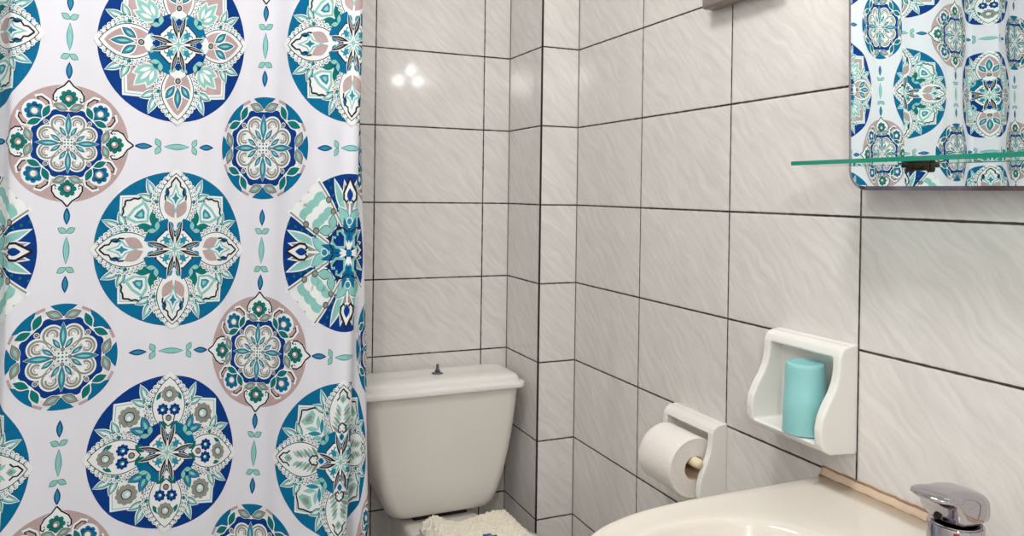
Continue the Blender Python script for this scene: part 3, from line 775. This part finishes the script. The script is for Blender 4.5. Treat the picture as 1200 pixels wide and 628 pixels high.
# the roll, hanging on the bar
roll = thing('toilet_roll', 'white toilet paper roll hanging on the ceramic wall holder', 'toilet roll', (RX, -0.523, RZ-0.0118))
bm = bmesh.new(); n = 72; ya, yb = -0.578, -0.474; RR, RI = 0.0560, 0.0222; rc = RZ-0.0118
def ringy(r, y, wob=0.0):
    return [(RX+r*(1+wob*math.sin(3*a+0.6))*math.sin(a), y, rc+r*(1+wob*math.sin(3*a+0.6))*math.cos(a)) for a in (2*PI*k/n for k in range(n))]
rs = []
for r in (RI, 0.028, 0.034, 0.040, 0.046, 0.052, 0.0548): rs.append(ringy(r, ya+0.0004*math.sin(r*2600), 0.004))
rs += [ringy(RR, ya+0.0012, 0.006)] + [ringy(RR+0.0002*math.sin(k*2.1), ya+0.0012+(yb-ya-0.0024)*k/10, 0.006) for k in range(1, 11)] + [ringy(0.0548, yb, 0.004), ringy(RI, yb)]
add_loft(bm, rs, False, False); sharp(from_bm('paper', bm, M['paper'], roll), 50)
bm = bmesh.new(); add_loft(bm, [ringy(RI, ya+0.0006), ringy(RI, yb-0.0006), ringy(RI-0.0009, yb-0.0006), ringy(RI-0.0009, ya+0.0006), ringy(RI, ya+0.0006)], False, False)
co_ = from_bm('core', bm, M['card'], roll); co_['label'] = 'cardboard core'

# ------------------------------------------------------------------ washbasin
basin = thing('washbasin', 'white washbasin against the right wall, cut by the bottom edge', 'washbasin', (-0.2, -1.085, 0))
BY = -1.085; BZ = 0.790; XC, SX, SY, PW = -0.20, 0.325, 0.251, 2.95
def outer(a):
    """outline of the basin: square at the wall, rounded in front"""
    c, s = math.cos(a), math.sin(a)
    lo, hi = 0.0, 0.7
    for _ in range(40):
        m = (lo+hi)/2; x = -0.27 + m*c; y = m*s
        if x > XC: ins = x < -0.006 and abs(y) < SY
        else: ins = (abs((x-XC)/SX))**PW + (abs(y)/SY)**PW < 1
        lo, hi = (m, hi) if ins else (lo, m)
    return (-0.27+lo*c, BY+lo*s)
NB = 160
ang = [2*PI*k/NB for k in range(NB)]
OUT = [outer(a) for a in ang]
INN = []
for a in ang:
    c, s = math.cos(a), math.sin(a)
    k = 1/((abs(c)/0.152)**2.3+(abs(s)/0.192)**2.3)**(1/2.3)
    INN.append((-0.315+k*c, BY+k*s))
def ring_o(f, z): return [((x+0.27)*f-0.27 if x < -0.02 else x, (y-BY)*f+BY, z) for x, y in OUT]
def ring_b(t, z): return [(o_[0]*(1-t)+i_[0]*t, o_[1]*(1-t)+i_[1]*t, z) for o_, i_ in zip(OUT, INN)]
def ring_i(f, z): return [((x+0.315)*f-0.315, (y-BY)*f+BY, z) for x, y in INN]
bm = bmesh.new()
add_loft(bm, [ring_o(0.42, 0.595), ring_o(0.60, 0.62), ring_o(0.80, 0.68), ring_o(0.92, 0.732), ring_o(0.975, 0.755), ring_o(0.995, 0.768), ring_o(1.0, 0.778), ring_o(0.998, 0.784), ring_o(0.990, 0.7885), ring_o(0.975, 0.790),
              ring_b(0.22, 0.7890), ring_b(0.45, 0.7878), ring_b(0.75, 0.7872), ring_b(0.92, 0.7868), ring_i(1.0, 0.7850), ring_i(0.982, 0.7790), ring_i(0.955, 0.766), ring_i(0.87, 0.740), ring_i(0.74, 0.705), ring_i(0.55, 0.680), ring_i(0.30, 0.668), ring_i(0.12, 0.665)])
from_bm('bowl', bm, M['ceramic_warm'], basin)
bm = bmesh.new(); add_lathe(bm, [(0.0, 0.668), (0.019, 0.668), (0.021, 0.6665), (0.022, 0.664)], (-0.315, BY, 0), n=28, cap=False); from_bm('drain', bm, M['chrome'], basin)
bm = bmesh.new(); add_lathe(bm, [(0.095, 0.0), (0.092, 0.03), (0.07, 0.10), (0.062, 0.4), (0.08, 0.58), (0.10, 0.63)], (-0.20, BY, 0), n=40); from_bm('pedestal', bm, M['ceramic_warm'], basin)
def bead(name, prof, m, parent, lab=None):
    bm = bmesh.new(); sp = []
    for k in range(61):
        y = BY+0.253-0.506*k/60; w = 0.0005*math.sin(k*1.3)+0.0003*math.sin(k*2.9)
        sp.append([(x, y, z+w*(0.4 if i % 2 else 1)) for i, (x, z) in enumerate(prof)])
    add_loft(bm, sp); o = from_bm(name, bm, m, parent)
    if lab: o['label'] = lab
    return o
sl = bead('sealant', [(0, 0.8030), (-0.0016, 0.8022), (-0.0050, 0.7930), (-0.0075, 0.7880), (0, 0.780)], M['caulk'], basin, 'stained cream sealant strip')
bead('stain', [(0, 0.8036), (-0.0017, 0.8033), (-0.0025, 0.8012), (0, 0.8005)], M['stain'], sl, 'brown mould line')
bead('stain', [(-0.0060, 0.7908), (-0.0076, 0.7898), (-0.0090, 0.7884), (-0.0070, 0.7862)], M['stain'], sl, 'brown mould line')

# mixer tap
tap = thing('mixer_tap', 'chrome single-lever mixer tap on the basin deck at lower right', 'tap', (-0.085, -1.121, 0.7865))
TXX, TY = -0.085, -1.121
bm = bmesh.new()
add_lathe(bm, [(0.0325, 0.7870), (0.0330, 0.7900), (0.0318, 0.7930), (0.0310, 0.7960), (0.0308, 0.8408), (0.0300, 0.8424), (0.0280, 0.8430), (0.0280, 0.8442)], (TXX, TY, 0), n=44)
sharp(from_bm('tap_body', bm, M['chrome'], tap), 40)
bm = bmesh.new(); pts = []; rr = []
for k in range(15):
    t = k/14
    pts.append((TXX-0.012-0.125*t, TY, 0.812+0.010*math.sin(PI*t*0.6)-0.020*t**5)); rr.append(0.0145-0.003*t)
add_tube(bm, pts, rr, 24); sp_ = from_bm('spout', bm, M['chrome'], tap)
bm = bmesh.new(); e_ = pts[-1]; add_lathe(bm, [(0.0112, e_[2]-0.014), (0.0118, e_[2]-0.012), (0.0118, e_[2]+0.002), (0.008, e_[2]+0.004)], (e_[0]+0.010, TY, 0), n=24); from_bm('aerator', bm, M['chrome'], sp_)
# lever handle: dome over the body running out into a flat paddle
bm = bmesh.new(); rings = []
for x, hy, z0, z1, p in ((-0.0535, 0.010, 0.853, 0.868, 2.4), (-0.0555, 0.020, 0.8465, 0.875, 2.6), (-0.062, 0.0265, 0.8438, 0.8800, 3.2), (-0.075, 0.0290, 0.8435, 0.8840, 3.4), (-0.092, 0.0292, 0.8435, 0.8865, 3.4),
                      (-0.104, 0.0288, 0.8448, 0.8875, 3.0), (-0.110, 0.0284, 0.8500, 0.8880, 2.8), (-0.114, 0.0282, 0.8620, 0.8880, 2.6), (-0.118, 0.0280, 0.8700, 0.8880, 2.5), (-0.125, 0.0275, 0.8740, 0.8878, 2.5), (-0.131, 0.0255, 0.8760, 0.8870, 2.5),
                      (-0.137, 0.0210, 0.8775, 0.8860, 2.5), (-0.141, 0.0140, 0.8787, 0.8850, 2.5), (-0.143, 0.0060, 0.8800, 0.8840, 2.5)):
    zc, hz = (z0+z1)/2, (z1-z0)/2
    rings.append([(x, TY+hy*math.copysign(abs(math.cos(a))**(2/p), math.cos(a)), zc+hz*math.copysign(abs(math.sin(a))**(2/p), math.sin(a))) for a in (2*PI*k/40 for k in range(40))])
add_loft(bm, rings); hd = from_bm('lever', bm, M['chrome'], tap)
bm = bmesh.new(); add_lathe(bm, [(0.0042, -0.1132), (0.0042, -0.1000)], (0, TY+0.004, 0.853), 'x', 16); from_bm('grub_screw_hole', bm, M['black'], hd)
bm = bmesh.new()
for da, nm in ((0.33, 'red'), (-0.1, 'blue')):
    a = PI+0.35+da
    bm = bmesh.new(); c, s = math.cos(a), math.sin(a)
    add_box(bm, TXX+0.0302*c-0.0028, TXX+0.0302*c+0.0028, TY+0.0302*s-0.0028, TY+0.0302*s+0.0028, 0.832 if nm == 'red' else 0.827, 0.840 if nm == 'red' else 0.8315, 0.0012, 2)
    oo = from_bm('temperature_mark', bm, M[nm], tap); oo['label'] = nm + ' temperature mark'

# ------------------------------------------------------------------ mirror and glass shelf
PHI, LEAN = math.radians(3.0), math.radians(1.5)
MP = Vector((-0.022, -1.14, 1.245))
MN = Vector((-math.cos(PHI)*math.cos(LEAN), -math.sin(PHI)*math.cos(LEAN), -math.sin(LEAN))).normalized()
MH = Vector((0, 0, 1)).cross(MN).normalized()     # along the wall
MH = MH if MH.y > 0 else -MH
MV = MN.cross(MH).normalized(); MV = MV if MV.z > 0 else -MV
mir = thing('wall_mirror', 'rectangular mirror with a rounded corner on the right wall, reflecting the shower curtain', 'mirror', tuple(MP))
def mloc(h, v, d): return tuple(MP + MH*h + MV*v + MN*d)
def mring(h0, h1, v0, v1, r, d, k=8):
    return [mloc(x, y, d) for x, y, _ in rrect((h0+h1)/2, (v0+v1)/2, (h1-h0)/2, (v1-v0)/2, 0, r, k)]
HL, HR, VB, VT = 0.236, -0.275, -0.005, 0.38
bm = bmesh.new()
add_loft(bm, [mring(HR+0.006, HL-0.006, VB+0.006, VT-0.006, 0.022, 0.0), mring(HR+0.006, HL-0.006, VB+0.006, VT-0.006, 0.022, 0.0003)], False, True)
from_bm('mirror_glass', bm, M['mirror'], mir, False)
bm = bmesh.new()
add_loft(bm, [mring(HR+0.006, HL-0.006, VB+0.006, VT-0.006, 0.022, 0.0002), mring(HR, HL, VB, VT, 0.030, -0.0022), mring(HR, HL, VB, VT, 0.030, -0.005), mring(HR+0.004, HL-0.004, VB+0.004, VT-0.004, 0.027, -0.005)], False, True)
ed = from_bm('bevelled_edge', bm, M['mirror_edge'], mir, False); ed['label'] = 'tarnished bevelled edge'
for h in (HL-0.10, HR+0.10):
    bm = bmesh.new(); p0 = Vector(mloc(h, 0.18, -0.0055)); add_box(bm, p0.x+0.004, -0.0002, p0.y-0.02, p0.y+0.02, p0.z-0.10, p0.z+0.10)
    from_bm('hanging_batten', bm, M['backing'], mir, False)

shelf = thing('glass_shelf', 'clear glass shelf with green edge in front of the mirror', 'shelf', (-0.08, -1.14, 1.279))
bm = bmesh.new(); add_box(bm, -0.120, -0.046, -1.40, -0.879, 1.2750, 1.2808)
bmesh.ops.recalc_face_normals(bm, faces=bm.faces[:])
for fc in bm.faces: fc.material_index = 0 if abs(fc.normal.z) > 0.5 else 1
from_bm('glass_plate', bm, [M['glass'], M['glass_edge']], shelf, False)
for y in (-1.022, -1.258):
    bm = bmesh.new()
    xm = mloc((y+1.14), 0.03, 0)[0]
    add_box(bm, -0.056, xm-0.0004, y-0.010, y+0.010, 1.2700, 1.2749, 0.0016, 2)
    add_box(bm, -0.054, xm-0.0004, y-0.005, y+0.005, 1.2809, 1.2855, 0.0012, 2)
    add_box(bm, xm-0.010, xm-0.0004, y-0.013, y+0.013, 1.2665, 1.2845, 0.002, 2)
    add_lathe(bm, [(0.004, 1.264), (0.0055, 1.2665), (0.0055, 1.2700)], (-0.050, y, 0), n=14)
    b2 = from_bm('bracket', bm, M['rust'], shelf); b2['label'] = 'dark corroded bracket'

# ------------------------------------------------------------------ small grey box at the top edge
bm = bmesh.new(); add_box(bm, -0.032, -0.0002, -0.74, -0.545, 1.583, 1.72, 0.006, 3)
tag(from_bm('wall_box', bm, M['grey_box']), 'small grey box on the right wall, cut by the top edge', 'wall box')

# ------------------------------------------------------------------ lamps (above and behind the frame)
def emitter(name, rgb, s):
    m = bpy.data.materials.new(name); m.use_nodes = True; nt = m.node_tree
    b = nt.nodes['Principled BSDF']; b.inputs['Base Color'].default_value = (1, 1, 1, 1)
    b.inputs['Emission Color'].default_value = rgb + (1,); b.inputs['Emission Strength'].default_value = s
    return m
E_CEIL, E_BULB, E_PEND = 21.0, 45.0, 470.0
cl = thing('ceiling_light', 'round white ceiling light', 'ceiling light', (-0.80, -0.90, TOP))
bm = bmesh.new(); add_lathe(bm, [(0.215, TOP), (0.215, TOP-0.03), (0.20, TOP-0.035)], (-0.80, -0.90, 0), n=48); from_bm('fitting', bm, M['plaster'], cl)
bm = bmesh.new(); add_lathe(bm, [(0.205, TOP-0.034), (0.20, TOP-0.05), (0.16, TOP-0.066), (0.08, TOP-0.074)], (-0.80, -0.90, 0), n=48); from_bm('diffuser', bm, emitter('lit diffuser', (1.0, 0.98, 0.955), E_CEIL), cl)
wl = thing('wall_lamp', 'chrome lamp bar with three small bulbs above the mirror', 'wall lamp', (0, -0.95, 1.72))
bm = bmesh.new(); add_lathe(bm, [(0.05, -0.0002), (0.05, -0.012), (0.044, -0.018), (0.012, -0.02)], (0, -0.985, 1.715), 'x', 32); add_tube(bm, [(-0.018, -0.985, 1.715), (-0.075, -0.985, 1.715)], 0.009); from_bm('wall_plate', bm, M['chrome'], wl)
eb = emitter('lit bulb', (1.0, 0.96, 0.90), E_BULB)
for x, z in ((-0.030, 1.690), (-0.060, 1.735), (-0.115, 1.690)):
    bm = bmesh.new(); add_tube(bm, [(-0.070, -0.985, 1.715), (x, -0.955, z)], 0.005, 10); ar = from_bm('arm', bm, M['chrome'], wl)
    bm = bmesh.new(); add_lathe(bm, [(0.004, -0.958), (0.011, -0.955), (0.0125, -0.947), (0.011, -0.940), (0.005, -0.9365)], (x, 0, z), 'y', 20); from_bm('bulb', bm, eb, ar)
pl = thing('pendant_lamp', 'bare bulb lamp hanging from the ceiling', 'pendant lamp', (-1.36, -2.55, TOP))
bm = bmesh.new(); add_tube(bm, [(-1.36, -2.55, TOP), (-1.36, -2.55, 1.998)], 0.004, 10); from_bm('cord', bm, M['dark_rubber'], pl)
bm = bmesh.new(); add_lathe(bm, [(0.034*math.sin(PI*k/16)+0.0005, 1.965-0.034*math.cos(PI*k/16)) for k in range(17)], (-1.36, -2.55, 0), n=32); from_bm('globe', bm, emitter('lit globe', (1.0, 0.97, 0.93), E_PEND), pl)

w = bpy.data.worlds.new('world'); SC.world = w; w.use_nodes = True
w.node_tree.nodes['Background'].inputs[0].default_value = (0.95, 0.97, 1.0, 1)
w.node_tree.nodes['Background'].inputs[1].default_value = 0.55

SC.view_settings.view_transform = 'Standard'
SC.view_settings.look = 'None'
SC.view_settings.exposure = 0.57
SC.view_settings.gamma = 1.0
SC.view_settings.use_curve_mapping = False
SC.cycles.max_bounces = 12
